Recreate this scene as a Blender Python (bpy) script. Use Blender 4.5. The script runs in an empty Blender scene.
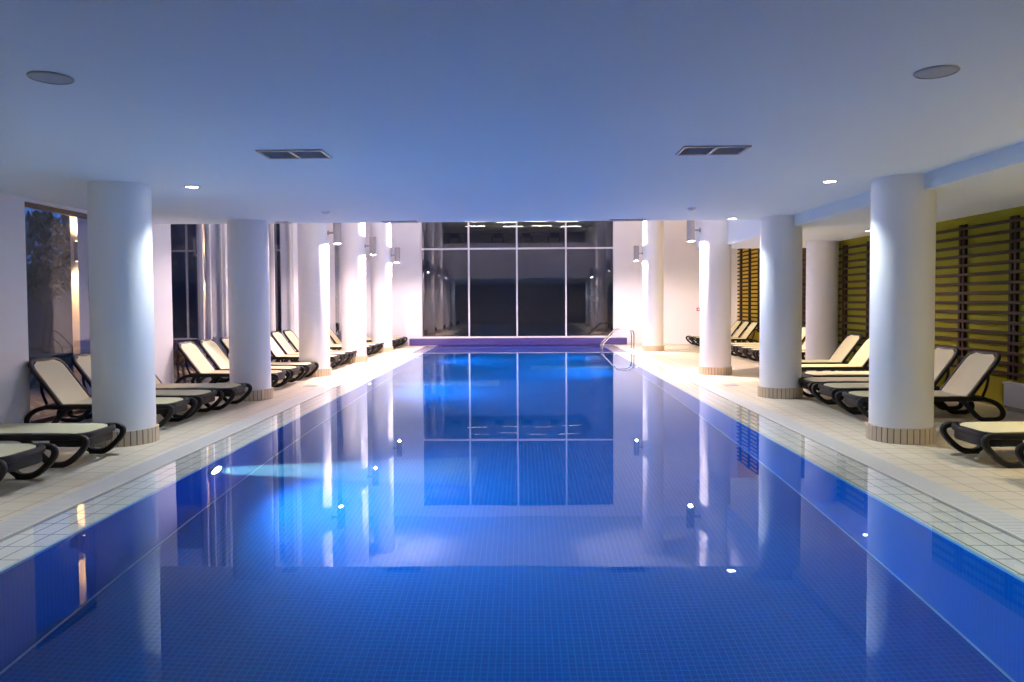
import bpy, bmesh, math, random
from mathutils import Vector, Matrix
random.seed(7)
S = bpy.context.scene
COL = S.collection
PI = math.pi

# ------------------------------------------------------------------ key dimensions (metres)
CAMH = 1.55
PXL, PXR = -3.07, 2.78          # pool inner edges
CXL, CXR = -3.47, 3.22          # outer edge of the flooded coping
GXL, GXR = -3.75, 3.50          # outer edge of the grate
PY0, PY1 = 0.9, 26.45           # pool ends
DEPTH = 1.5
ZC = 2.88                       # low ceiling
ZA = 6.3                        # atrium ceiling
YE = 12.3                       # where the low ceiling stops
WXL, WXR, WXF = -6.15, 6.85, 7.8
ZB = 2.71; ZB2 = 2.82; XS = 5.44; YB2 = 18.2   # beam, higher strip behind it
#                      # aisle ceiling
YB = 16.25                      # aisle ceiling stops
YG = 26.9                       # end wall
YBACK = -3.0
WATER = -0.006

# ------------------------------------------------------------------ materials
MATS = {}
def mat(name, col, rough=0.5, metal=0.0, noise=0.0, nscale=8.0, bump=0.0, bscale=60.0, spec=0.5, emit=None, estr=0.0):
    m = bpy.data.materials.new(name); m.use_nodes = True
    nt = m.node_tree; b = nt.nodes['Principled BSDF']
    b.inputs['Base Color'].default_value = (*col, 1)
    b.inputs['Roughness'].default_value = rough
    b.inputs['Metallic'].default_value = metal
    b.inputs['Specular IOR Level'].default_value = spec
    if emit:
        b.inputs['Emission Color'].default_value = (*emit, 1)
        b.inputs['Emission Strength'].default_value = estr
    if noise or bump:
        tc = nt.nodes.new('ShaderNodeTexCoord')
    if noise:
        n = nt.nodes.new('ShaderNodeTexNoise'); n.inputs['Scale'].default_value = nscale
        n.inputs['Detail'].default_value = 4
        nt.links.new(tc.outputs['Object'], n.inputs['Vector'])
        r = nt.nodes.new('ShaderNodeMapRange')
        r.inputs['To Min'].default_value = 1 - noise; r.inputs['To Max'].default_value = 1 + noise
        nt.links.new(n.outputs['Fac'], r.inputs['Value'])
        mx = nt.nodes.new('ShaderNodeMix'); mx.data_type = 'RGBA'; mx.blend_type = 'MULTIPLY'
        mx.inputs['Factor'].default_value = 1
        mx.inputs['A'].default_value = (*col, 1)
        nt.links.new(r.outputs['Result'], mx.inputs['B'])
        nt.links.new(mx.outputs['Result'], b.inputs['Base Color'])
    if bump:
        n2 = nt.nodes.new('ShaderNodeTexNoise'); n2.inputs['Scale'].default_value = bscale
        nt.links.new(tc.outputs['Object'], n2.inputs['Vector'])
        bp = nt.nodes.new('ShaderNodeBump'); bp.inputs['Strength'].default_value = bump; bp.inputs['Distance'].default_value = 0.01
        nt.links.new(n2.outputs['Fac'], bp.inputs['Height']); nt.links.new(bp.outputs['Normal'], b.inputs['Normal'])
    MATS[name] = m
    return m

def tile_mat(name, c1, c2, grout, bw, rh, mortar, axes='xy', rough=0.35, offset=(0, 0), bump=0.15, spec=0.5):
    m = bpy.data.materials.new(name); m.use_nodes = True
    nt = m.node_tree; b = nt.nodes['Principled BSDF']
    b.inputs['Roughness'].default_value = rough; b.inputs['Specular IOR Level'].default_value = spec
    tc = nt.nodes.new('ShaderNodeTexCoord'); sp = nt.nodes.new('ShaderNodeSeparateXYZ'); cb = nt.nodes.new('ShaderNodeCombineXYZ')
    nt.links.new(tc.outputs['Object'], sp.inputs[0])
    nt.links.new(sp.outputs['XYZ'.index(axes[0].upper())], cb.inputs[0])
    nt.links.new(sp.outputs['XYZ'.index(axes[1].upper())], cb.inputs[1])
    mp = nt.nodes.new('ShaderNodeMapping'); mp.inputs['Location'].default_value = (offset[0], offset[1], 0)
    nt.links.new(cb.outputs[0], mp.inputs['Vector'])
    br = nt.nodes.new('ShaderNodeTexBrick'); br.offset = 0.0; br.squash = 1.0
    br.inputs['Color1'].default_value = (*c1, 1); br.inputs['Color2'].default_value = (*c2, 1); br.inputs['Mortar'].default_value = (*grout, 1)
    br.inputs['Scale'].default_value = 1; br.inputs['Mortar Size'].default_value = mortar; br.inputs['Mortar Smooth'].default_value = 0.2
    br.inputs['Brick Width'].default_value = bw; br.inputs['Row Height'].default_value = rh
    nt.links.new(mp.outputs[0], br.inputs['Vector'])
    n = nt.nodes.new('ShaderNodeTexNoise'); n.inputs['Scale'].default_value = 1.3; n.inputs['Detail'].default_value = 5
    nt.links.new(tc.outputs['Object'], n.inputs['Vector'])
    r = nt.nodes.new('ShaderNodeMapRange'); r.inputs['To Min'].default_value = .9; r.inputs['To Max'].default_value = 1.08
    nt.links.new(n.outputs['Fac'], r.inputs['Value'])
    mx = nt.nodes.new('ShaderNodeMix'); mx.data_type = 'RGBA'; mx.blend_type = 'MULTIPLY'; mx.inputs['Factor'].default_value = 1
    nt.links.new(br.outputs['Color'], mx.inputs['A']); nt.links.new(r.outputs['Result'], mx.inputs['B'])
    nt.links.new(mx.outputs['Result'], b.inputs['Base Color'])
    bp = nt.nodes.new('ShaderNodeBump'); bp.inputs['Strength'].default_value = bump; bp.inputs['Distance'].default_value = .004; bp.invert = True
    nt.links.new(br.outputs['Fac'], bp.inputs['Height']); nt.links.new(bp.outputs['Normal'], b.inputs['Normal'])
    MATS[name] = m
    return m

def fresnel_film(name, tint, ior, gloss=(1, 1, 1), base=0.0):
    """thin clear sheet: Fresnel mix of see-through and mirror"""
    m = bpy.data.materials.new(name); m.use_nodes = True
    nt = m.node_tree; nt.nodes.remove(nt.nodes['Principled BSDF']); out = nt.nodes['Material Output']
    t = nt.nodes.new('ShaderNodeBsdfTransparent'); t.inputs[0].default_value = (*tint, 1)
    g = nt.nodes.new('ShaderNodeBsdfGlossy'); g.inputs['Roughness'].default_value = 0; g.inputs['Color'].default_value = (*gloss, 1)
    geo = nt.nodes.new('ShaderNodeNewGeometry')
    # Fresnel from the facing angle so both sides of the sheet behave alike
    dot = nt.nodes.new('ShaderNodeVectorMath'); dot.operation = 'DOT_PRODUCT'
    nt.links.new(geo.outputs['Incoming'], dot.inputs[0]); nt.links.new(geo.outputs['Normal'], dot.inputs[1])
    ab = nt.nodes.new('ShaderNodeMath'); ab.operation = 'ABSOLUTE'; nt.links.new(dot.outputs['Value'], ab.inputs[0])
    om = nt.nodes.new('ShaderNodeMath'); om.operation = 'SUBTRACT'; om.inputs[0].default_value = 1; nt.links.new(ab.outputs[0], om.inputs[1])
    pw = nt.nodes.new('ShaderNodeMath'); pw.operation = 'POWER'; pw.inputs[1].default_value = 5; nt.links.new(om.outputs[0], pw.inputs[0])
    r0 = ((ior - 1) / (ior + 1)) ** 2 + base
    mr = nt.nodes.new('ShaderNodeMapRange'); mr.inputs['To Min'].default_value = r0; mr.inputs['To Max'].default_value = 1
    nt.links.new(pw.outputs[0], mr.inputs['Value'])
    mx = nt.nodes.new('ShaderNodeMixShader'); nt.links.new(mr.outputs['Result'], mx.inputs[0])
    nt.links.new(t.outputs[0], mx.inputs[1]); nt.links.new(g.outputs[0], mx.inputs[2]); nt.links.new(mx.outputs[0], out.inputs[0])
    MATS[name] = m
    return m

def emitter(name, col, strength):
    m = bpy.data.materials.new(name); m.use_nodes = True
    nt = m.node_tree; nt.nodes.remove(nt.nodes['Principled BSDF'])
    e = nt.nodes.new('ShaderNodeEmission'); e.inputs[0].default_value = (*col, 1); e.inputs[1].default_value = strength
    nt.links.new(e.outputs[0], nt.nodes['Material Output'].inputs[0])
    MATS[name] = m
    return m

mat('paint', (.82, .81, .82), .55, noise=.015, nscale=1.5, bump=.04, bscale=90)
mat('ceiling_paint', (.72, .79, .83), .7, noise=.012, nscale=.8, bump=.03, bscale=70)
mat('column_paint', (.84, .83, .84), .42, noise=.012, nscale=2, bump=.03, bscale=80)
mat('green_paint', (.27, .24, .018), .85, spec=.1, noise=.06, nscale=1.2)
mat('gold_paint', (.86, .57, .05), .8, spec=.15, noise=.06, nscale=1.2)  # the olive wall's paint again, with warm light put into its colour
mat('dark_wood', (.045, .024, .012), .75, spec=.15, noise=.25, nscale=14, bump=.1, bscale=40)
mat('frame_plastic', (.010, .009, .010), .5, spec=.3, noise=.1, nscale=20, bump=.05, bscale=120)
mat('white_metal', (.78, .77, .78), .35)
mat('bronze_frame', (.16, .12, .10), .4, metal=.4, noise=.05)
mat('steel', (.50, .49, .50), .2, metal=1.0, bump=.01, bscale=200)
mat('grey_metal', (.40, .38, .40), .35, metal=.2, noise=.03)
mat('vent_dark', (.16, .17, .22), .6)
mat('vent_slat', (.6, .62, .72), .45, noise=.05)
mat('speaker_grey', (.42, .42, .42), .6, bump=.3, bscale=400, noise=.05)
mat('red_plastic', (.6, .04, .02), .4, noise=.03)
mat('night_wall', (.05, .055, .07), .8, noise=.2, nscale=1)
mat('paving', (.16, .13, .12), .8, noise=.2, nscale=3)
mat('lawn', (.03, .06, .02), .9, noise=.4, nscale=5)
mat('bark', (.05, .035, .025), .9, noise=.3, nscale=10)
mat('leaf', (.006, .012, .008), .7, noise=.4, nscale=9)
mat('warm_plaster', (.62, .47, .34), .7, noise=.05, nscale=3)
mat('rattan', (.30, .17, .08), .6, noise=.3, nscale=60, bump=.3, bscale=90)
mat('machine', (.04, .04, .045), .4, noise=.1)
mat('gallery_wall', (.42, .36, .28), .8, noise=.1, nscale=2)
mat('plinth_tile', (.065, .045, .20), .3, noise=.05, nscale=10)
mat('grout', (.16, .13, .10), .8, noise=.1)
mat('grate', (.64, .62, .56), .5, noise=.04, nscale=20)
mat('pale_tile', (.42, .66, .86), .3, noise=.05, nscale=20)
tile_mat('deck_tile', (.70, .62, .47), (.66, .58, .43), (.30, .24, .17), .25, .25, .005, 'xy', .33, (.07, .03))
tile_mat('coping_tile', (.90, .87, .74), (.86, .83, .70), (.16, .14, .11), .135, .25, .006, 'xy', .3, (.0, .03))
tile_mat('base_tile', (.62, .50, .36), (.56, .45, .32), (.3, .25, .2), .4, .4, .002, 'xz', .4)
mc1, mc2, mg = (.0005, .128, .56), (.0005, .112, .50), (.003, .27, .70)
tile_mat('mosaic_floor', mc1, mc2, mg, .045, .045, .0032, 'xy', .35, bump=.0, spec=.04)
tile_mat('mosaic_side', mc1, mc2, mg, .04, .04, .0016, 'yz', .35, bump=.0, spec=.04)
tile_mat('mosaic_end', mc1, mc2, mg, .04, .04, .0016, 'xz', .35, bump=.0, spec=.04)

def sling_mat():
    m = mat('sling', (.74, .66, .42), .65)
    nt = m.node_tree; b = nt.nodes['Principled BSDF']
    tc = nt.nodes.new('ShaderNodeTexCoord')
    w = nt.nodes.new('ShaderNodeTexChecker'); w.inputs['Scale'].default_value = 160
    w.inputs['Color1'].default_value = (.76, .69, .43, 1); w.inputs['Color2'].default_value = (.69, .61, .36, 1)
    nt.links.new(tc.outputs['Object'], w.inputs['Vector']); nt.links.new(w.outputs['Color'], b.inputs['Base Color'])
sling_mat()

fresnel_film('glass', (.86, .87, .88), 1.5, base=.02)
fresnel_film('water_film', (.93, .95, .96), 1.33)

def water_mat():
    m = bpy.data.materials.new('water'); m.use_nodes = True
    nt = m.node_tree; nt.nodes.remove(nt.nodes['Principled BSDF'])
    g = nt.nodes.new('ShaderNodeBsdfGlass'); g.inputs['IOR'].default_value = 1.33; g.inputs['Roughness'].default_value = 0
    g.inputs['Color'].default_value = (.88, .97, 1, 1)
    tc = nt.nodes.new('ShaderNodeTexCoord')
    n = nt.nodes.new('ShaderNodeTexNoise'); n.inputs['Scale'].default_value = 1.4; n.inputs['Detail'].default_value = 1
    nt.links.new(tc.outputs['Object'], n.inputs['Vector'])
    bp = nt.nodes.new('ShaderNodeBump'); bp.inputs['Strength'].default_value = .02; bp.inputs['Distance'].default_value = .02
    nt.links.new(n.outputs['Fac'], bp.inputs['Height']); nt.links.new(bp.outputs['Normal'], g.inputs['Normal'])
    nt.links.new(g.outputs[0], nt.nodes['Material Output'].inputs[0])
    MATS['water'] = m
water_mat()

def haze_mat():
    m = bpy.data.materials.new('beam_haze'); m.use_nodes = True
    nt = m.node_tree; nt.nodes.remove(nt.nodes['Principled BSDF'])
    v = nt.nodes.new('ShaderNodeVolumeScatter'); v.inputs['Color'].default_value = (.8, .93, 1, 1); v.inputs['Density'].default_value = .22
    nt.links.new(v.outputs[0], nt.nodes['Material Output'].inputs['Volume']); MATS['beam_haze'] = m
haze_mat()
emitter('downlight_glow', (1, .96, .9), 25)
emitter('sconce_glow', (1, .86, .82), 14)
emitter('warm_glow', (1, .72, .38), 14)
emitter('gallery_glow', (1, .90, .74), 60)
emitter('pool_glow', (.75, .9, 1), 40)

# ------------------------------------------------------------------ mesh helpers
class MB:
    def __init__(s): s.v = []; s.f = []; s.mi = []; s.m = 0
    def add(s, vs, fs):
        o = len(s.v); s.v += [tuple(p) for p in vs]
        for f in fs: s.f.append([i + o for i in f]); s.mi.append(s.m)
    def box(s, x0, x1, y0, y1, z0, z1, bev=0.0, M=None):
        if bev <= 0:
            vs = [(x, y, z) for z in (z0, z1) for y in (y0, y1) for x in (x0, x1)]
            fs = [(0, 2, 3, 1), (4, 5, 7, 6), (0, 1, 5, 4), (2, 6, 7, 3), (0, 4, 6, 2), (1, 3, 7, 5)]
        else:
            bm = bmesh.new(); bmesh.ops.create_cube(bm, size=1)
            for v in bm.verts: v.co = Vector(((x0 + x1) / 2 + v.co.x * (x1 - x0), (y0 + y1) / 2 + v.co.y * (y1 - y0), (z0 + z1) / 2 + v.co.z * (z1 - z0)))
            bmesh.ops.bevel(bm, geom=bm.edges[:], offset=bev, segments=2, profile=.5, affect='EDGES', clamp_overlap=True)
            bm.verts.index_update()
            vs = [v.co.copy() for v in bm.verts]; fs = [[v.index for v in f.verts] for f in bm.faces]; bm.free()
        if M: vs = [M @ Vector(p) for p in vs]
        s.add(vs, fs); return s
    def sweep(s, pts, prof, side, closed=False):
        """extrude a profile [(along side, along normal)] along pts, side vector held fixed"""
        pts = [Vector(p) for p in pts]; side = Vector(side).normalized(); n = len(pts); k = len(prof)
        vs = []
        for i, p in enumerate(pts):
            a = pts[i - 1] if (i > 0 or closed) else p; b = pts[(i + 1) % n] if (i < n - 1 or closed) else p
            t = (b - a).normalized(); nn = side.cross(t).normalized()
            for (u, w) in prof: vs.append(p + side * u + nn * w)
        fs = []
        for i in range(n if closed else n - 1):
            j = (i + 1) % n
            for q in range(k):
                r = (q + 1) % k
                fs.append((i * k + q, i * k + r, j * k + r, j * k + q))
        if not closed:
            fs.append(tuple(range(k - 1, -1, -1))); fs.append(tuple((n - 1) * k + q for q in range(k)))
        s.add(vs, fs); return s
    def tube(s, pts, r, seg=10):
        pts = [Vector(p) for p in pts]; n = len(pts)
        t0 = (pts[1] - pts[0]).normalized(); up = Vector((0, 0, 1)) if abs(t0.z) < .9 else Vector((1, 0, 0))
        u = t0.cross(up).normalized(); vs = []
        for i, p in enumerate(pts):
            t = (pts[min(i + 1, n - 1)] - pts[max(i - 1, 0)]).normalized()
            u = (u - t * u.dot(t)).normalized(); w = t.cross(u)
            for q in range(seg):
                a = 2 * PI * q / seg; vs.append(p + (u * math.cos(a) + w * math.sin(a)) * r)
        fs = [(i * seg + q, i * seg + (q + 1) % seg, (i + 1) * seg + (q + 1) % seg, (i + 1) * seg + q) for i in range(n - 1) for q in range(seg)]
        fs.append(tuple(range(seg - 1, -1, -1))); fs.append(tuple((n - 1) * seg + q for q in range(seg)))
        s.add(vs, fs); return s
    def lathe(s, prof, c=(0, 0, 0), seg=48, axis='z', cap=True):
        vs = []; k = len(prof)
        for (r, z) in prof:
            for q in range(seg):
                a = 2 * PI * q / seg; x, y = r * math.cos(a), r * math.sin(a)
                p = (x, y, z) if axis == 'z' else ((z, x, y) if axis == 'x' else (x, z, y))
                vs.append((c[0] + p[0], c[1] + p[1], c[2] + p[2]))
        fs = [(i * seg + q, i * seg + (q + 1) % seg, (i + 1) * seg + (q + 1) % seg, (i + 1) * seg + q) for i in range(k - 1) for q in range(seg)]
        if cap: fs.append(tuple(range(seg - 1, -1, -1))); fs.append(tuple((k - 1) * seg + q for q in range(seg)))
        s.add(vs, fs); return s
    def quad(s, a, b, c, d): s.add([a, b, c, d], [(0, 1, 2, 3)]); return s
    def build(s, name, mats, parent=None, loc=None, smooth=None, fix=True):
        me = bpy.data.meshes.new(name); me.from_pydata(s.v, [], s.f)
        for m in (mats if isinstance(mats, (list, tuple)) else [mats]): me.materials.append(MATS[m])
        me.polygons.foreach_set('material_index', s.mi)
        if fix:
            bm = bmesh.new(); bm.from_mesh(me); bmesh.ops.recalc_face_normals(bm, faces=bm.faces[:]); bm.to_mesh(me); bm.free()
        if smooth:
            me.polygons.foreach_set('use_smooth', [True] * len(me.polygons)); me.set_sharp_from_angle(angle=math.radians(smooth))
        me.update()
        o = bpy.data.objects.new(name, me); COL.objects.link(o)
        if parent: o.parent = parent
        if loc: o.location = loc
        return o

def catmull(pts, n=6):
    P = [Vector(p) for p in pts]; P = [P[0] * 2 - P[1]] + P + [P[-1] * 2 - P[-2]]; out = []
    for i in range(1, len(P) - 2):
        for q in range(n):
            t = q / n; a, b, c, d = P[i - 1], P[i], P[i + 1], P[i + 2]
            out.append(.5 * (2 * b + (c - a) * t + (2 * a - 5 * b + 4 * c - d) * t * t + (3 * b - a - 3 * c + d) * t ** 3))
    out.append(P[-2]); return out

def rrect(w, h, r, n=3):
    out = []
    for cx, cy, a0 in ((w / 2 - r, h / 2 - r, 0), (-w / 2 + r, h / 2 - r, 90), (-w / 2 + r, -h / 2 + r, 180), (w / 2 - r, -h / 2 + r, 270)):
        for i in range(n):
            a = math.radians(a0 + 90 * i / (n - 1)); out.append((cx + r * math.cos(a), cy + r * math.sin(a)))
    return out

def empty(name, loc=(0, 0, 0), rz=0):
    o = bpy.data.objects.new(name, None); o.empty_display_size = .2; COL.objects.link(o)
    o.location = loc; o.rotation_euler = (0, 0, rz); return o
def tag(o, label=None, cat=None, group=None, kind=None):
    if label: o['label'] = label
    if cat: o['category'] = cat
    if group: o['group'] = group
    if kind: o['kind'] = kind
    return o
def struct(o, label=None): return tag(o, label, None, None, 'structure')
def copy_tree(o, parent=None):
    c = o.copy(); COL.objects.link(c)
    if parent: c.parent = parent
    for ch in KIDS.get(o.name, []): copy_tree(ch, c)
    return c
KIDS = {}
def learn(o):
    KIDS[o.name] = [c for c in bpy.data.objects if c.parent == o]
    for c in KIDS[o.name]: learn(c)

def light(kind, name, loc, energy, col, target=None, size=.1, angle=None, blend=.6, parent=None):
    d = bpy.data.lights.new(name, kind); d.energy = energy; d.color = col
    if kind == 'AREA': d.shape = 'DISK'; d.size = size
    else: d.shadow_soft_size = size
    if kind == 'SPOT': d.spot_size = math.radians(angle); d.spot_blend = blend
    o = bpy.data.objects.new(name, d); COL.objects.link(o); o.location = loc
    if target is not None:
        o.rotation_euler = (Vector(target) - Vector(loc)).to_track_quat('-Z', 'Y').to_euler()
    if parent: o.parent = parent
    return o

# ------------------------------------------------------------------ the building
# deck (one floor with the pool cut out of it)
f = MB()
f.box(WXL - .45, GXL, YBACK, YG + .1, -.25, 0)
f.box(GXR, WXF + .1, YBACK, YG + .1, -.25, 0)
f.box(GXL, GXR, YBACK, PY0 - .3, -.25, 0)
f.box(GXL, GXR, PY1, YG + .1, -.25, 0)
struct(f.build('floor', 'deck_tile'), 'cream tiled pool deck')

# flooded coping strips along the pool
c = MB()
for x0, x1 in ((CXL, PXL - .006), (PXR + .006, CXR)):
    c.box(x0, x1, PY0 - .3, PY1, -.25, -.022)
c.box(PXL, PXR, PY0 - .3, PY0 - .006, -.25, -.022)
struct(c.build('pool_coping', 'coping_tile'), 'narrow tiled coping under a film of water')
t = MB()
for x0, x1 in ((PXL - .03, PXL + .012), (PXR - .012, PXR + .03)):
    t.box(x0, x1, PY0, PY1, -.06, -.016, .005)
struct(t.build('trim_1', 'pale_tile'), 'pale blue bullnose edge of the pool')

# overflow grates
def grate(x0, x1, label):
    r = empty('overflow_grate', ((x0 + x1) / 2, (PY0 + PY1) / 2, 0))
    cx, cy = r.location.x, r.location.y
    g = MB(); w = (x1 - x0) / 2
    for s_ in (-1, 1):
        g.box(s_ * w - (.02 if s_ > 0 else 0), s_ * w + (.02 if s_ < 0 else 0), PY0 - .3 - cy, PY1 - cy, -.03, 0)
    g.build('grate_frame', 'grate', r)
    b = MB(); y = PY0 - .28
    while y < PY1 - .02:
        b.box(-w + .02, w - .02, y - cy, y + .024 - cy, -.025, -.001); y += .034
    b.build('slats', 'grate', r)
    k = MB(); k.box(-w + .001, w - .001, PY0 - .3 - cy, PY1 - cy, -.2, -.06); k.build('channel', 'grate', r)
    return tag(r, label, 'grate', 'overflow grates')
grate(GXL, CXL, 'pale slatted overflow grate along the window side of the pool')
grate(CXR, GXR, 'pale slatted overflow grate along the trellis side of the pool')

# pool basin
p = MB()
p.m = 0; p.quad((PXL, PY0, -DEPTH), (PXR, PY0, -DEPTH), (PXR, PY1, -DEPTH), (PXL, PY1, -DEPTH))
p.m = 1
p.quad((PXL, PY0, -DEPTH), (PXL, PY1, -DEPTH), (PXL, PY1, -.022), (PXL, PY0, -.022))
p.quad((PXR, PY1, -DEPTH), (PXR, PY0, -DEPTH), (PXR, PY0, -.022), (PXR, PY1, -.022))
p.m = 2
p.quad((PXL, PY1, -DEPTH), (PXR, PY1, -DEPTH), (PXR, PY1, 0), (PXL, PY1, 0))
p.quad((PXR, PY0, -DEPTH), (PXL, PY0, -DEPTH), (PXL, PY0, -.022), (PXR, PY0, -.022))
struct(p.build('pool_basin', ['mosaic_floor', 'mosaic_side', 'mosaic_end'], fix=False), 'blue mosaic pool basin')
t = MB()
t.box(PXL, PXL + .014, PY0, PY1, -DEPTH, -DEPTH + .012); t.box(PXR - .014, PXR, PY0, PY1, -DEPTH, -DEPTH + .012)
struct(t.build('trim_2', 'pale_tile'), 'pale line where pool wall meets pool floor')

# water
w = MB()
w.m = 0; w.quad((PXL, PY0, WATER), (PXR, PY0, WATER), (PXR, PY1, WATER), (PXL, PY1, WATER))
w.m = 1
w.quad((CXL, PY0 - .3, WATER), (PXL, PY0 - .3, WATER), (PXL, PY1, WATER), (CXL, PY1, WATER))
w.quad((PXR, PY0 - .3, WATER), (CXR, PY0 - .3, WATER), (CXR, PY1, WATER), (PXR, PY1, WATER))
w.quad((PXL, PY0 - .3, WATER), (PXR, PY0 - .3, WATER), (PXR, PY0, WATER), (PXL, PY0, WATER))
tag(w.build('pool_water', ['water', 'water_film'], fix=False), 'still clear blue water filling the pool to its brim', 'water', None, 'stuff')

# plinth under the end window
b = MB(); b.m = 0; b.box(-4.08, 3.72, PY1 + .002, YG - .02, .005, .25, .012)
struct(b.build('trim_3', 'plinth_tile'), 'low blue tiled plinth under the end window')

# end wall with the big opening
GX0, GX1, GZ0, GZ1 = -3.70, 3.31, .25, 5.97
b = MB()
b.box(WXL - .45, GX0, YG, YG + .3, 0, ZA); b.box(GX1, WXF + .3, YG, YG + .3, 0, ZA)
b.box(GX0, GX1, YG, YG + .3, 0, GZ0); b.box(GX0, GX1, YG, YG + .3, GZ1, ZA)
struct(b.build('wall_end', 'paint'))
wf = MB()
bx = [GX0, -1.96, -.21, 1.57, GX1]
for x in bx: wf.box(x - .03, x + .03, YG + .04, YG + .12, GZ0, GZ1, .006)
for z in (GZ0 + .02, 3.49, GZ1 - .03): wf.box(GX0, GX1, YG + .045, YG + .115, z - .03, z + .03, .006)
wo = wf.build('window_1', 'white_metal'); struct(wo, 'tall glazed end wall with white mullions')
for i in range(4):
    g = MB(); g.box(bx[i] + .03, bx[i + 1] - .03, YG + .075, YG + .085, GZ0 + .05, 3.46); g.build('glass_pane', 'glass', wo)
    g = MB(); g.box(bx[i] + .03, bx[i + 1] - .03, YG + .075, YG + .085, 3.52, GZ1 - .06); g.build('glass_pane', 'glass', wo)

# window-side wall with recessed windows
WIN = [(9.1, 10.75, 2.84, [9.12 + .03]), (12.9, 15.25, 5.9, [14.28, 14.62]), (17.35, 19.8, 5.9, [18.4]), (20.9, 23.2, 5.9, [22.1]), (24.2, 26.3, 5.9, [25.3])]
b = MB(); y = YBACK
for (y0, y1, zt, _) in WIN:
    b.box(WXL - .35, WXL, y, y0, 0, ZA); b.box(WXL - .35, WXL, y0, y1, zt, ZA); y = y1
b.box(WXL - .35, WXL, y, YG, 0, ZA)
struct(b.build('wall_left', 'paint'))
for i, (y0, y1, zt, mull) in enumerate(WIN):
    wf = MB(); x0, x1 = WXL - .14, WXL - .06
    for yy in (y0 + .025, y1 - .025): wf.box(x0, x1, yy - .025, yy + .025, 0, zt)
    for z in (.05, zt - .03): wf.box(x0, x1, y0 + .05, y1 - .05, z - .03, z + .03)
    for m_ in mull[0:]:
        if y0 + .1 < m_ < y1 - .1: wf.box(x0, x1 + .02, m_ - .03, m_ + .03, .08, zt - .06)
    wo = struct(wf.build('window_%d' % (i + 2), 'bronze_frame' if i == 0 else 'white_metal'))
    g = MB(); g.box(WXL - .105, WXL - .095, y0 + .05, y1 - .05, .08, zt - .06); g.build('glass_pane', 'glass', wo)

# trellis-side walls
b = MB(); b.box(WXR, WXR + .3, YBACK, 16.9, 0, ZB2 + .02)
struct(b.build('wall_right', 'green_paint'))
b = MB(); b.box(WXF, WXF + .3, 16.6, YG, 0, ZA); b.box(WXR + .3, WXF, 16.6, 16.9, 0, ZB2)
struct(b.build('wall_right_rear', 'gold_paint'))
b = MB(); b.box(WXL - .35, WXF + .1, YBACK - .3, YBACK, -.2, ZA)
struct(b.build('wall_back', 'paint'))

# ceilings
b = MB(); b.box(WXL - .35, 4.25, YBACK, YE, ZC, ZC + .3)
struct(b.build('ceiling', 'ceiling_paint'))
b = MB(); b.box(4.25, XS, YBACK, YB, ZB, ZC + .3); b.box(XS, WXF + .1, YBACK, YB2, ZB2, ZC + .3); b.box(4.25, XS, YB, YB2, ZB2, ZC + .3)
struct(b.build('ceiling_aisle', 'ceiling_paint'))
b = MB(); b.box(WXL - .35, WXF + .3, YBACK, YG + .3, ZA, ZA + .25)
struct(b.build('ceiling_atrium', 'ceiling_paint'))
# gallery floor, parapet and the solid storey over the aisle
b = MB(); b.box(WXL, 4.25, YE - .18, YE, ZC + .3, 4.86)
struct(b.build('wall_gallery', 'paint'))
b = MB(); b.box(WXL, 4.25, YBACK, YE - .18, 3.95, 4.05)
struct(b.build('floor_gallery', 'gallery_wall'))
b = MB(); b.box(4.25, 4.45, YE, YB2, ZC + .3, ZA); b.box(4.45, WXF, YB2 - .2, YB2, ZC + .3, ZA); b.box(4.25, 4.45, YBACK, YE, ZC + .3, ZA)
struct(b.build('wall_upper', 'paint'))
b = MB(); b.box(WXL, 4.25, 3.0, 3.2, 4.05, ZA)
struct(b.build('wall_gallery_back', 'gallery_wall'))

# ------------------------------------------------------------------ columns
def column(x, y, h, label, group=None, r=.32, base=True):
    m = MB(); m.lathe([(r, 0), (r, h)], seg=64)
    o = m.build('column', 'column_paint', None, (x, y, 0), smooth=40)
    tag(o, label, 'column', group, 'structure')
    if base:
        t = MB(); n = 34; R = r + .028
        t.m = 1; t.lathe([(R - .006, 0), (R - .006, .160)], seg=64); t.m = 0
        for i in range(n):
            a0, a1 = 2 * PI * (i + .09) / n, 2 * PI * (i + .91) / n
            vs = []
            for z in (0.0, .165):
                for (rr, aa) in ((r, a0), (R, a0), (R, (a0 + a1) / 2), (R, a1), (r, a1)):
                    vs.append((rr * math.cos(aa), rr * math.sin(aa), z))
            fs = [(1, 2, 7, 6), (2, 3, 8, 7), (5, 6, 7, 8, 9), (0, 1, 6, 5), (3, 4, 9, 8)]
            t.add(vs, fs)
        t.build('tile_base', ['base_tile', 'grout'], o)
    return o
CX_L, CX_R = -4.45, 4.07
CXS_L = [-4.50, -4.45, -4.45, -4.45, -4.44]; CXS_R = [4.19, 4.15, 4.07]
CY = [8.25, 11.98, 15.71, 19.4, 23.2]
names = ['nearest', 'second', 'third', 'fourth', 'farthest']
for i, y in enumerate(CY):
    column(CXS_L[i], y, ZC if y < YE else ZA, '%s round white column along the window side of the pool' % names[i], 'window side columns')
for i, y in ((0, CY[0]), (1, CY[1]), (2, CY[2])):
    column(CXS_R[i], y, ZC if y < YE else ZA, '%s round white column along the trellis side of the pool' % names[i], 'trellis side columns')
column(CX_R, CY[4], ZA, 'round white column on the trellis side just beyond the pool ladder', 'trellis side columns')
column(6.55, 16.3, ZB2, 'pinkish round column at the wall behind the trellis side loungers', None, .335, False)

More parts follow.
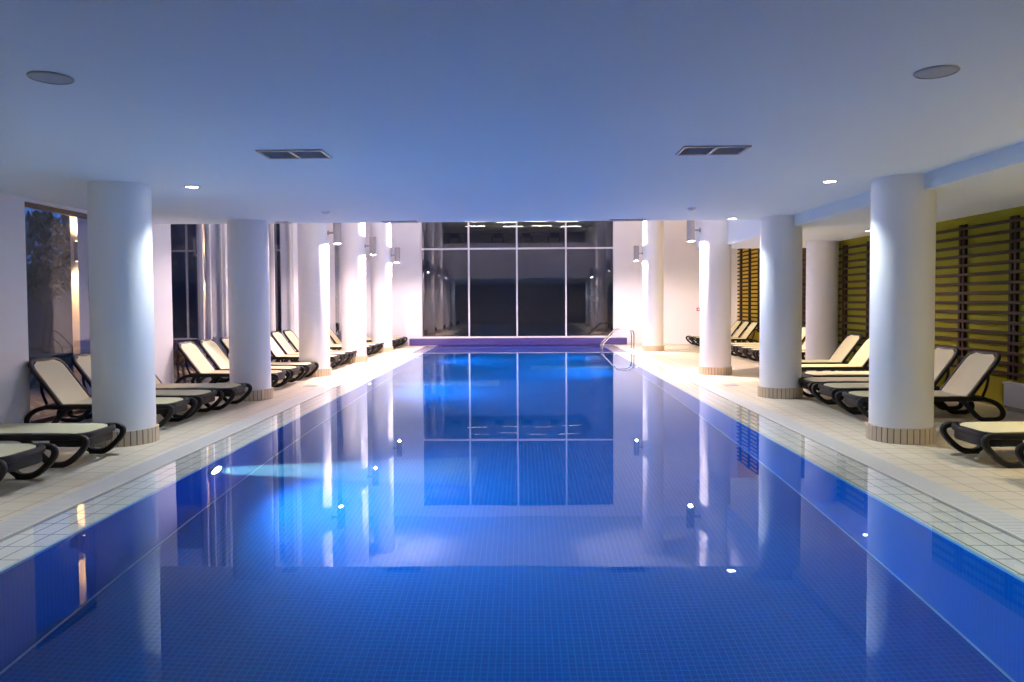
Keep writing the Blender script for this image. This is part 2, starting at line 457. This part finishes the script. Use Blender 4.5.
# ------------------------------------------------------------------ loungers
def make_lounger():
    root = empty('sun_lounger')
    HX, HZ, ANG, BL = -.42, .318, math.radians(53), .63
    # perimeter frame
    def upath(x0, x1, hw, r, z, zd=0.0):
        pts = [(x0, -hw, z)]
        for i in range(9):
            a = -PI / 2 + PI / 2 * i / 8; pts.append((x1 - r + r * math.cos(a), -hw + r + r * math.sin(a), z - zd * (1 + math.sin(a)) * .5 - zd * .5 * (math.cos(a))))
        q = [(p_[0], -p_[1], p_[2]) for p_ in reversed(pts)]
        return pts + q
    f = MB(); f.sweep(upath(-.60, .93, .325, .16, .288), rrect(.062, .05, .018), (0, 0, 1))
    foot = [p_ for p_ in upath(.62, .925, .315, .17, .245, .02) if p_[0] > .6]
    f.sweep(foot, rrect(.10, .022, .009), (0, 0, 1))
    f.box(-.625, -.585, -.325, .325, .265, .305, .010)
    for xx in (-.43, .2): f.box(xx - .025, xx + .025, -.31, .31, .262, .296, .008)
    f.build('frame', 'frame_plastic', root, smooth=40)
    # seat sling
    s = MB(); nx, ny = 22, 10; vs = []
    xs, xe, hw = -.43, .905, .288
    for i in range(nx + 1):
        x = xs + (xe - xs) * i / nx
        d = xe - x; h_ = hw if d > .15 else hw - .15 + math.sqrt(max(0, .15 ** 2 - (.15 - d) ** 2))
        for j in range(ny + 1):
            v = -1 + 2 * j / ny
            vs.append((x, v * h_, .325 - .012 * (1 - v * v) * min(1, d * 4) - .02 * max(0, 1 - d / .25) ** 2))
    n0 = len(vs); vs += [(a, b_, c_ - .008) for a, b_, c_ in vs]
    W = ny + 1; fs = []
    for i in range(nx):
        for j in range(ny):
            a = i * W + j; fs.append((a, a + W, a + W + 1, a + 1)); fs.append((a + n0, a + n0 + 1, a + n0 + W + 1, a + n0 + W))
    for i in range(nx):
        a = i * W; fs.append((a, a + n0, a + n0 + W, a + W)); a += ny; fs.append((a, a + W, a + n0 + W, a + n0))
    for j in range(ny):
        fs.append((j, j + 1, j + 1 + n0, j + n0)); a = nx * W + j; fs.append((a, a + n0, a + n0 + 1, a + 1))
    s.add(vs, fs); s.build('seat_sling', 'sling', root, smooth=50)
    # backrest
    M = Matrix.Translation((HX, 0, HZ)) @ Matrix.Rotation(-(PI - ANG), 4, 'Y')
    # local x along the back (up and towards the head), z = normal
    def bl(p_): return M @ Vector(p_)
    pts = [bl(q) for q in upath(.0, BL + .03, .325, .13, 0)]
    up = (M.to_3x3() @ Vector((0, 0, 1)))
    f = MB(); f.sweep(pts, rrect(.045, .05, .016), up)
    f.sweep([bl((.30, -.31, .016)), bl((.30, .31, .016))], rrect(.03, .04, .01), up)
    bk = f.build('backrest', 'frame_plastic', root, smooth=40)
    s = MB(); vs = []; nx = 14; xe = BL + .01
    for i in range(nx + 1):
        x = -.02 + (xe + .02) * i / nx; d = xe - x
        h_ = hw if d > .12 else hw - .12 + math.sqrt(max(0, .12 ** 2 - (.12 - d) ** 2))
        for j in range(ny + 1):
            v = -1 + 2 * j / ny
            vs.append(bl((x, v * h_, -.020 + .010 * (1 - v * v))))
    n0 = len(vs); off = up * .008; vs += [Vector(q) + off for q in vs]
    fs = []
    for i in range(nx):
        for j in range(ny):
            a = i * W + j; fs.append((a, a + W, a + W + 1, a + 1)); fs.append((a + n0, a + n0 + 1, a + n0 + W + 1, a + n0 + W))
    for i in range(nx):
        a = i * W; fs.append((a, a + n0, a + n0 + W, a + W)); a += ny; fs.append((a, a + W, a + n0 + W, a + n0))
    for j in range(ny):
        fs.append((j, j + 1, j + 1 + n0, j + n0)); a = nx * W + j; fs.append((a, a + n0, a + n0 + 1, a + 1))
    s.add(vs, fs); s.build('backrest_sling', 'sling', bk, smooth=50)
    # prop behind the backrest
    f = MB(); q = bl((.40, 0, .02))
    f.sweep(catmull([(q.x, -.27, q.z), (q.x + .01, -.27, q.z - .16), (-.605, -.27, .30)], 4), rrect(.03, .03, .009), (0, 1, 0))
    f.sweep(catmull([(q.x, .27, q.z), (q.x + .01, .27, q.z - .16), (-.605, .27, .30)], 4), rrect(.03, .03, .009), (0, 1, 0))
    f.box(-.622, -.588, -.30, .30, .285, .315, .006)
    f.build('back_support', 'frame_plastic', root, smooth=40)
    # legs: curved loops front and rear
    fl = catmull([(.26, .288), (.36, .268), (.46, .19), (.56, .09), (.64, .030), (.73, .026), (.81, .055), (.90, .130), (.96, .205), (.965, .262), (.92, .290), (.82, .294)], 4)
    rl = catmull([(-.24, .288), (-.33, .262), (-.41, .18), (-.50, .08), (-.57, .032), (-.66, .028), (-.75, .030), (-.815, .055), (-.835, .115), (-.80, .185), (-.72, .245), (-.60, .283), (-.50, .290)], 4)
    for path in (fl, rl):
        for sy in (-1, 1):
            L = MB(); yy = sy * .325
            L.sweep([(p_[0], yy, p_[1]) for p_ in [(v[0], v[1]) for v in path]], rrect(.056, .056, .018), (0, 1, 0))
            cx = .69 if path is fl else -.67
            L.box(cx - .075, cx + .075, yy - .03, yy + .03, 0, .03, .008)
            L.build('leg', 'frame_plastic', root, smooth=40)
    return root
_c = catmull
def catmull(pts, n=6):
    return _c([(p[0], p[1], p[2] if len(p) > 2 else 0) for p in pts], n)

proto = make_lounger(); learn(proto)
first = [True]
def lounger(x, y, rz, label, group):
    if first[0]: o = proto; first[0] = False
    else: o = copy_tree(proto)
    o.location = (x, y, 0); o.rotation_euler = (0, 0, rz + math.radians(random.uniform(-1.2, 1.2)))
    return tag(o, label, 'sun lounger', group)
TIP = .97
LW = [
 (-4.16, 7.27, 'lounger with its foot end just in front of the nearest window side column'),
 (-4.17, 6.17, 'lounger closest to the camera on the window side, only its foot end in view'),
 (-4.33, 9.33, 'lounger behind nearest window side column, backrest before the narrow window'),
 (-4.33, 10.2, 'middle lounger of the three between nearest and second window side columns'),
 (-4.22, 11.02, 'lounger with its foot end just in front of the second window side column'),
 (-4.32, 13.25, 'lounger just beyond second window side column, backrest against the dark window'),
 (-4.32, 14.12, 'middle lounger between second and third window side columns, next to the dark window'),
 (-4.30, 15.05, 'lounger with its foot end just in front of the third window side column'),
 (-4.32, 17.25, 'lounger just beyond the third window side column'),
 (-4.32, 18.1, 'middle lounger between the third and fourth window side columns'),
 (-4.30, 18.95, 'lounger with its foot end just in front of the fourth window side column'),
 (-4.32, 21.0, 'lounger just beyond the fourth window side column'),
 (-4.32, 21.85, 'middle lounger between fourth and farthest window side columns'),
 (-4.30, 22.7, 'lounger with its foot end just in front of the farthest window side column'),
 (-4.20, 24.7, 'lounger just beyond the farthest window side column'),
 (-4.20, 25.5, 'window side lounger second from the end wall'),
 (-4.20, 26.3, 'window side lounger standing next to the end wall beside the plinth'),
]
for x, y, lab in LW: lounger(x - TIP, y, 0, 'beige ' + lab, 'window side loungers')
LR = [
 (4.22, 7.15, 'lounger with its foot end just in front of the nearest trellis side column'),
 (4.25, 6.05, 'lounger closest to the camera on the trellis side, only its foot tip in view'),
 (4.25, 9.72, 'lounger behind nearest trellis side column, its whole backrest in view beside the white box'),
 (4.31, 10.7, 'lounger behind nearest trellis side column, second from the white box'),
 (4.33, 11.5, 'lounger behind nearest trellis side column, third from the white box'),
 (4.72, 12.5, 'lounger standing behind the second trellis side column'),
 (4.85, 13.95, 'lounger beyond second trellis side column, backrest before the dark trellis'),
 (4.92, 15.0, 'lounger beside the pinkish wall column, the farthest before the wall steps back'),
 (5.72, 17.9, 'lounger nearest of the row before the set-back golden trellis'),
 (5.72, 18.75, 'second lounger of the row before the set-back golden trellis'),
 (5.72, 19.6, 'third lounger of the row before the set-back golden trellis'),
 (5.72, 20.45, 'fourth lounger of the row before the set-back golden trellis'),
 (5.72, 21.3, 'fifth lounger of the row before the set-back golden trellis'),
 (5.80, 24.2, 'third lounger from the end wall before the golden trellis'),
 (5.80, 25.1, 'second lounger from the end wall before the golden trellis'),
 (5.80, 26.0, 'lounger against the end wall under the red call point'),
]
for x, y, lab in LR: lounger(x + TIP, y, PI, 'beige ' + lab, 'trellis side loungers')

# ------------------------------------------------------------------ trellises
def trellis(x, y0, y1, z0, z1, step, posts, label):
    r = empty('wall_trellis', (x, (y0 + y1) / 2, z0)); cy = (y0 + y1) / 2
    for py in posts:
        m = MB()
        for d in (-.05, .05): m.box(-.05, -.002, py + d - .028 - cy, py + d + .028 - cy, 0, z1 - z0, .004)
        m.build('post', 'dark_wood', r)
    m = MB(); z = z0 + .06
    while z < z1 - .02:
        m.box(-.075, -.05, y0 - cy, y1 - cy, z - z0, z - z0 + .048, .005); z += step
    m.build('slats', 'dark_wood', r)
    return tag(r, label, 'trellis', 'wall trellises')
trellis(WXR, 5.2, 16.0, .42, 2.70, .142, [5.55, 6.75, 7.95, 9.15, 10.4, 11.6, 12.75, 13.65, 14.7, 15.8], 'long dark wooden slat trellis on the olive wall behind the nearer loungers')
trellis(WXF, 16.4, 26.8, .5, 4.2, .133, [16.6, 17.6, 18.6, 19.6, 20.6, 21.6, 22.6, 23.6, 24.5, 25.5, 26.5], 'tall dark slat trellis on the golden set-back wall near the end wall')

# white low box by the trellis
r = empty('radiator_cover', (WXR - .062, 9.2, 0))
m = MB(); m.box(-.05, .05, -1.25, 1.25, .06, .36, .006); m.build('casing', 'white_metal', r)
m = MB(); m.box(-.06, .06, -1.27, 1.27, .36, .39, .006); m.build('top_panel', 'white_metal', r)
m = MB(); m.box(-.04, .05, -1.2, 1.2, 0, .06); m.build('plinth', 'grey_metal', r)
tag(r, 'low white box standing against the wall below the trellis, beside the lounger back', 'box')

# ------------------------------------------------------------------ ceiling fittings
def speaker(x, y, label):
    r = empty('ceiling_speaker', (x, y, ZC))
    m = MB(); m.lathe([(.118, 0), (.120, -.006), (.116, -.012), (.104, -.014), (.104, 0)], seg=40); m.build('rim', 'speaker_grey', r, smooth=30)
    m = MB(); m.lathe([(.103, -.002), (.103, -.010), (.06, -.013), (.01, -.014)], seg=40); m.build('grille', 'speaker_grey', r, smooth=30)
    tag(r, label, 'speaker', 'ceiling speakers')
speaker(-2.75, 4.33, 'round grey ceiling speaker over the window side of the pool')
speaker(2.42, 4.40, 'round grey ceiling speaker over the trellis side of the pool')

def vent(x0, x1, y0, y1, label, n=7, group='ceiling vents'):
    cx, cy = (x0 + x1) / 2, (y0 + y1) / 2; w, d = (x1 - x0) / 2, (y1 - y0) / 2
    r = empty('ceiling_vent', (cx, cy, ZC))
    m = MB()
    m.box(-w, w, -d, -d + .025, -.014, 0, .003); m.box(-w, w, d - .025, d, -.014, 0, .003)
    m.box(-w, -w + .025, -d + .025, d - .025, -.014, 0, .003); m.box(w - .025, w, -d + .025, d - .025, -.014, 0, .003)
    m.box(-.012, .012, -d + .025, d - .025, -.014, 0)
    m.build('vent_frame', 'grey_metal', r)
    m = MB(); m.box(-w + .02, w - .02, -d + .02, d - .02, -.003, -.0005); m.build('backing', 'vent_dark', r)
    m = MB()
    for i in range(n):
        y = -d + .03 + (2 * d - .06) * (i + .5) / n
        M = Matrix.Translation((0, y, -.008)) @ Matrix.Rotation(math.radians(35), 4, 'X')
        m.box(-w + .026, -.013, -.012, .012, -.0012, .0012, 0, M); m.box(.013, w - .026, -.012, .012, -.0012, .0012, 0, M)
    m.build('slats', 'vent_slat', r)
    tag(r, label, 'vent', group)
vent(-2.31, -1.73, 6.42, 6.78, 'slatted ceiling vent over the window side half of the pool')
vent(1.39, 1.97, 6.42, 6.78, 'slatted ceiling vent over the trellis side half of the pool')
vent(-4.02, -3.80, 12.02, 12.22, 'small vent at the ceiling edge before the third window side column', 3, 'ceiling edge vents')
vent(-2.30, -1.72, 12.05, 12.25, 'long vent at the ceiling edge beside the end window, window side', 3, 'ceiling edge vents')
vent(1.42, 2.0, 12.05, 12.25, 'long vent at the ceiling edge beside the end window, ladder side', 3, 'ceiling edge vents')

def detector(x, y, label):
    r = empty('smoke_detector', (x, y, ZC))
    m = MB(); m.lathe([(.06, 0), (.062, -.012), (.052, -.022)], seg=28); m.build('base', 'white_metal', r, smooth=40)
    m = MB(); m.lathe([(.042, -.022), (.040, -.036), (.028, -.044)], seg=28); m.build('sensor_cap', 'white_metal', r, smooth=40)
    tag(r, label, 'detector', 'ceiling detectors')
detector(-2.85, 10.76, 'small round white ceiling detector above the window side of the pool')
detector(2.43, 10.7, 'small round white ceiling detector above the trellis side of the pool')

DL_E = 60
def downlight(x, y, z, label, energy, col=(1, .95, .88), angle=100, group='recessed downlights', real=True):
    r = empty('downlight', (x, y, z))
    m = MB(); m.lathe([(.088, 0), (.090, -.005), (.082, -.010), (.066, -.006), (.066, 0)], seg=36); m.build('trim_ring', 'grey_metal', r, smooth=30)
    m = MB(); m.lathe([(.064, -.001), (.064, -.004)], seg=36); m.build('lens', 'downlight_glow', r)
    light('SPOT', 'downlight_beam', (0, 0, -.02), energy, col, None, .05, angle, 1.0, r)
    tag(r, label, 'light', group)
DLW = (.84, .94, 1)
downlight(-3.75, 8.4, ZC, 'bright recessed downlight beside the nearest window side column', 230, DLW)
downlight(3.45, 8.4, ZC, 'bright recessed downlight beside the nearest trellis side column', 230, DLW)
downlight(3.40, 12.08, ZC, 'bright recessed downlight at the ceiling edge by the second trellis side column', 230, DLW)
downlight(6.38, 13.75, ZB2, 'recessed downlight in the lower aisle ceiling over the loungers', 420, (1, .84, .62))
for i, y in enumerate((3.2, 6.3)):  # added lamps out of view, brightening the trellis side aisle
    downlight(5.9, y, ZB2, ['recessed downlight in the aisle ceiling closest to the camera', 'recessed downlight in the aisle ceiling behind nearest column'][i], 470, (1, .85, .60))
downlight(-3.75, 4.6, ZC, 'recessed downlight over the window side pool edge beside the camera', 150, DLW)  # added out of view to lift the deck beside the camera
downlight(3.45, 4.6, ZC, 'recessed downlight over the trellis side pool edge beside the camera', 230, DLW)  # likewise added and unseen, brightens the deck on this side
for y in (19.2, 23.6):  # added high above the view to brighten the far trellis
    downlight(6.7, y, ZA, 'recessed downlight high over the golden trellis, %s' % ('nearer the aisle' if y < 20 else 'nearer the end wall'), 850, (1, .82, .52))
downlight(-5.5, 4.9, ZC, 'recessed downlight over the window side aisle beside the camera', 90, (1, .84, .72))  # added unseen lamp that brightens the window side aisle

# ------------------------------------------------------------------ column sconces
SC = (1, .745, .76)
def sconce(cx, cy, sgn, label):
    """two-way cylinder light held off a column on a short arm"""
    r = empty('wall_sconce', (cx + sgn * .32, cy, 3.04))
    m = MB(); m.lathe([(.05, 0), (.05, sgn * .02)], seg=24, axis='x'); m.lathe([(.022, 0), (.022, sgn * .12)], seg=16, axis='x')
    m.build('arm', 'grey_metal', r, smooth=40)
    x = sgn * .20
    m = MB(); m.lathe([(.072, -.235), (.085, -.235), (.085, .235), (.072, .235), (.072, .19), (.0722, -.19)], (x, 0, 0), 32, cap=False)
    m.build('housing', 'grey_metal', r, smooth=40)
    for z in (-1, 1):
        m = MB(); m.lathe([(.071, z * .20), (.071, z * .204)], (x, 0, 0), 28); m.build('lens', 'sconce_glow', r)
        l = light('SPOT', 'sconce_beam', (x, 0, z * .225), 590 if z < 0 else 140, SC, (x, 0, z * 9), .03, 179, .25, r)
        l = light('SPOT', 'sconce_beam', (x, 0, z * .22), 600, SC, (x, 0, z * 9), .03, 80, .9, r)
    tag(r, label, 'wall light', 'column sconces')
sconce(CX_L, CY[2], 1, 'grey up and down light on the third window side column')
sconce(CX_L, CY[3], 1, 'grey up and down light on the fourth window side column')
sconce(CX_L, CY[4], 1, 'grey up and down light on the farthest window side column')
sconce(CX_R, CY[2], -1, 'grey up and down light on the third trellis side column')
sconce(CX_R, CY[4], -1, 'grey up and down light on the column beyond the pool ladder')

# ------------------------------------------------------------------ pool ladder, drains, call point
r = empty('pool_ladder', (PXR, 24.2, 0))
for dy in (-.27, .27):
    m = MB()
    m.tube(catmull([(.80, dy, 0), (.80, dy, .40), (.78, dy, .56), (.68, dy, .65), (.50, dy, .68), (.34, dy, .67), (.20, dy, .58), (-.02, dy, .36), (-.17, dy, .20), (-.21, dy, .08), (-.21, dy, -.2), (-.21, dy, -1.1)], 6), .021, 12)
    m.lathe([(.045, 0), (.045, .012), (.03, .02)], (.80, dy, 0), 20)
    m.build('handrail', 'steel', r, smooth=50)
for z in (-.3, -.58, -.86):
    m = MB(); m.box(-.25, -.17, -.25, .25, z - .012, z + .012, .004); m.build('step', 'steel', r)
tag(r, 'polished steel pool ladder with two curved handrails near the end wall', 'ladder')

def drain(x, y, label):
    r = empty('floor_drain', (x, y, 0))
    m = MB(); m.box(-.11, .11, -.11, -.09, 0, .004); m.box(-.11, .11, .09, .11, 0, .004); m.box(-.11, -.09, -.09, .09, 0, .004); m.box(.09, .11, -.09, .09, 0, .004)
    m.build('drain_frame', 'grey_metal', r)
    m = MB(); m.box(-.09, .09, -.09, .09, 0, .001); m.build('sump', 'vent_dark', r)
    m = MB()
    for i in range(6): m.box(-.09, .09, -.082 + i * .03, -.068 + i * .03, .001, .003)
    m.build('bars', 'vent_slat', r)
    tag(r, label, 'drain', 'floor drains')
drain(-3.98, 13.75, 'dark square floor drain on the deck before third window side column')
drain(3.80, 13.55, 'dark square floor drain on the deck before third trellis side column')

r = empty('call_point', (6.35, YG, 1.24))
m = MB(); m.box(-.06, .06, -.04, 0, -.06, .06, .008); m.build('box', 'red_plastic', r)
m = MB(); m.box(-.032, .032, -.045, -.039, -.032, .032, .002); m.build('press_glass', 'white_metal', r)
tag(r, 'small red fire call point on the white end wall', 'call point')

# ------------------------------------------------------------------ underwater lights
def pool_light(x, y, sgn, label, energy, haze=False):
    r = empty('underwater_light', (x, y, -.42))
    m = MB(); m.lathe([(.15, 0), (.15, sgn * .02), (.135, sgn * .032), (.115, sgn * .024), (.115, 0)], seg=36, axis='x'); m.build('bezel', 'steel', r, smooth=30)
    m = MB(); m.lathe([(.113, sgn * .006), (.10, sgn * .018), (.05, sgn * .024), (.004, sgn * .025)], seg=36, axis='x'); m.build('lens', 'pool_glow', r, smooth=60)
    light('SPOT', 'underwater_beam', (sgn * .08, 0, 0), energy, (.30, .74, 1), (sgn * 9.0, 0, -.15), .07, 145, 1.0, r)
    if haze:
        m = MB(); m.lathe([(.10, sgn * .03), (.16, sgn * .5), (.30, sgn * 1.4), (.42, sgn * 2.6)], seg=28, axis='x')
        h = m.build('lit_haze', 'beam_haze', r, smooth=40); h['kind'] = 'stuff'
    tag(r, label, 'pool light', 'underwater pool lights')
pool_light(PXL, 7.25, 1, 'glowing underwater light nearest the camera in the window side pool wall', 1050, True)
pool_light(PXL, 14.6, 1, 'glowing underwater light in the pool wall by the third window side column', 950, True)
pool_light(PXL, 21.2, 1, 'glowing underwater light in the pool wall by the fourth window side column', 750)
pool_light(PXR, 18.0, -1, 'glowing underwater light in the trellis side pool wall past the third column', 850, True)
pool_light(PXR, 22.2, -1, 'glowing underwater light in the trellis side pool wall near the ladder', 650)

# ------------------------------------------------------------------ gallery seen mirrored in glass and water
def strip_light(x, y, rz, label):
    r = empty('gallery_light', (x, y, ZA), rz)
    m = MB(); m.box(-.65, .65, -.10, .10, -.06, 0, .008); m.build('housing', 'white_metal', r)
    m = MB(); m.box(-.62, .62, -.08, .08, -.066, -.0605); m.build('diffuser', 'gallery_glow', r)
    tag(r, label, 'ceiling light', 'gallery strip lights')
k = 0
for (x, y, rz) in ((-2.7, 10.6, 0), (-.9, 10.2, .12), (.8, 10.6, 0), (2.6, 10.4, -.1), (-2.9, 8.2, 0), (-.6, 7.8, .1), (1.2, 8.0, 0), (3.0, 7.6, 0)):
    strip_light(x, y, rz, ['first', 'second', 'third', 'fourth', 'fifth', 'sixth', 'seventh', 'eighth'][k] + ' strip light of the upper gallery ceiling, counted along its rows'); k += 1

def machine(x, y, rz, label):
    r = empty('exercise_machine', (x, y, 4.05), rz)
    m = MB(); m.box(-.35, .35, -.8, .8, 0, .16, .02); m.build('deck', 'machine', r)
    m = MB()
    for sx in (-.32, .32): m.tube([(sx, .7, .1), (sx, .8, 1.25)], .035, 8)
    m.build('uprights', 'machine', r)
    m = MB(); m.box(-.26, .26, .70, .78, 1.15, 1.42, .02); m.build('console', 'machine', r)
    m = MB()
    for sx in (-.34, .34): m.tube([(sx, .75, 1.15), (sx, .1, 1.05)], .025, 8)
    m.build('grips', 'machine', r)
    tag(r, label, 'exercise machine', 'gallery exercise machines')
for i, x in enumerate((-5.2, -3.9, -1.4, .2, 1.8)):
    machine(x, 10.9, 0, 'dark exercise machine on the upper gallery, %s from the window side' % ['first', 'second', 'third', 'fourth', 'fifth'][i])

# ------------------------------------------------------------------ outside, dusk
b = MB(); b.box(-60, -6.5, -20, 60, -.3, -.06); b.box(-6.5, 40, YG + .3, 60, -.3, -.06)
struct(b.build('exterior_ground', 'lawn'), 'dark garden lawn outside')
b = MB(); b.box(-9.2, -6.5, YBACK, YG + .3, -.06, -.02)
struct(b.build('exterior_terrace', 'paving'))
b = MB(); b.box(-16.9, -10.2, 27.0, 33, -.06, 7.5); b.box(-34, -16.9, 27.5, 28.2, -.06, 3.1); b.box(-10.2, 14, 33.0, 34, -.06, 9.5)
struct(b.build('exterior_wall', 'night_wall'))

def pillar(x, y, label):
    m = MB(); m.box(-.25, .25, -.25, .25, -.02, 4.2, .01)
    o = m.build('terrace_pillar', 'warm_plaster', None, (x, y, 0))
    tag(o, label, 'pillar', 'terrace pillars', 'structure')
    r = empty('terrace_sconce', (x, y - .25, 2.42))
    m = MB(); m.box(-.10, .10, -.16, 0, -.16, .16, .01); m.build('housing', 'bronze_frame', r)
    for z in (-1, 1):
        m = MB(); m.box(-.08, .08, -.14, -.02, z * .164 - .003, z * .164 + .003); m.build('lens', 'warm_glow', r)
        light('SPOT', 'terrace_beam', (0, -.2, z * .19), 240, (1, .68, .36), (0, -.09, z * 6), .04, 150, .9, r)
    tag(r, 'box light with warm beams on ' + label, 'wall light', 'terrace sconces')
pillar(-7.22, 12.4, 'warm lit terrace pillar outside the narrow window')
pillar(-7.4, 17.9, 'warm lit terrace pillar outside the wide dark window')

def tree(x, y, h, rad, label, n=900):
    r = empty('garden_tree', (x, y, -.06))
    m = MB(); m.tube(catmull([(0, 0, 0), (.08, .05, h * .3), (0, .1, h * .55), (.1, 0, h * .8)], 5), .12, 8)
    for q in range(6):
        a = q * 1.05; m.tube(catmull([(.0, .08, h * (.45 + .05 * q)), (.4 * rad * math.cos(a), .4 * rad * math.sin(a), h * (.6 + .05 * q)), (.8 * rad * math.cos(a), .8 * rad * math.sin(a), h * (.68 + .04 * q))], 4), .04, 6)
    m.build('trunk', 'bark', r, smooth=60)
    m = MB()
    for _ in range(n):
        a = random.uniform(0, 2 * PI); u = random.random() ** .5; ph = random.uniform(-1, 1)
        px = rad * u * math.cos(a) * math.sqrt(max(.05, 1 - ph * ph)); py = rad * u * math.sin(a) * math.sqrt(max(.05, 1 - ph * ph)); pz = h * .72 + ph * h * .32
        L = random.uniform(.18, .34); M = Matrix.Translation((px, py, pz)) @ Matrix.Rotation(random.uniform(0, 6.28), 4, 'Z') @ Matrix.Rotation(random.uniform(-1.2, 1.2), 4, 'X')
        m.add([M @ Vector(q) for q in ((0, -L, 0), (L * .28, 0, .03), (0, L, 0), (-L * .28, 0, .03))], [(0, 1, 2, 3)])
    m.build('crown', 'leaf', r, fix=False)
    tag(r, label, 'tree', 'garden trees')
tree(-16.3, 25.0, 4.5, 1.1, 'leafy tree silhouetted against the dusk sky outside the narrow window')

def rattan_chair(x, y, rz, label):
    r = empty('rattan_armchair', (x, y, -.02), rz)
    m = MB(); m.lathe([(.02, .36), (.30, .38), (.31, .42), (.28, .45), (.02, .46)], seg=28); m.build('seat', 'rattan', r, smooth=50)
    m = MB(); pts = []
    prof = rrect(.42, .04, .018)
    pts = [(.33 * math.cos(a), .33 * math.sin(a), .62) for a in [PI * .1 + PI * .8 * 2 * i / 20 - PI * .3 for i in range(21)]]
    m.sweep(pts, prof, (0, 0, 1)); m.build('backrest', 'rattan', r, smooth=50)
    for a in (45, 135, 225, 315):
        q = math.radians(a); m = MB(); m.tube([(.22 * math.cos(q), .22 * math.sin(q), .38), (.27 * math.cos(q), .27 * math.sin(q), 0)], .022, 8); m.build('leg', 'rattan', r)
    tag(r, label, 'chair', 'terrace chairs')
rattan_chair(-7.0, 14.6, 2.3, 'round backed rattan armchair on the terrace outside the wide dark window')

# ------------------------------------------------------------------ world, camera, view
W = bpy.data.worlds.new('dusk'); S.world = W; W.use_nodes = True
nt = W.node_tree; bg = nt.nodes['Background']
tc = nt.nodes.new('ShaderNodeTexCoord'); sp = nt.nodes.new('ShaderNodeSeparateXYZ'); nt.links.new(tc.outputs['Generated'], sp.inputs[0])
rp = nt.nodes.new('ShaderNodeValToRGB'); nt.links.new(sp.outputs['Z'], rp.inputs['Fac'])
rp.color_ramp.elements[0].color = (.05, .17, .62, 1); rp.color_ramp.elements[1].color = (.02, .05, .30, 1); rp.color_ramp.elements[0].position = .05; rp.color_ramp.elements[1].position = .7
nt.links.new(rp.outputs['Color'], bg.inputs['Color']); bg.inputs['Strength'].default_value = 1.1

cam = bpy.data.cameras.new('camera'); co = bpy.data.objects.new('camera', cam); COL.objects.link(co)
cam.sensor_width = 36; cam.lens = 36 * 740 / 1024; cam.shift_y = -14.5 / 1024
yaw, pitch, roll = math.radians(.85), math.radians(1.9), math.radians(.35)
co.matrix_world = Matrix.Translation((0, 0, CAMH)) @ Matrix.Rotation(yaw, 4, 'Z') @ Matrix.Rotation(PI / 2 - pitch, 4, 'X') @ Matrix.Rotation(-roll, 4, 'Z')
cam.clip_start = .05; cam.clip_end = 300
S.camera = co
S.view_settings.view_transform = 'Standard'; S.view_settings.look = 'None'
S.view_settings.exposure = 0.14; S.view_settings.gamma = 1; S.view_settings.use_curve_mapping = False
cy = S.cycles
cy.max_bounces = 14; cy.diffuse_bounces = 6; cy.glossy_bounces = 6; cy.transmission_bounces = 8; cy.transparent_max_bounces = 12
cy.caustics_reflective = False; cy.caustics_refractive = True; cy.blur_glossy = 1.0
cy.sample_clamp_indirect = 10.0; cy.sample_clamp_direct = 0
cy.use_denoising = True
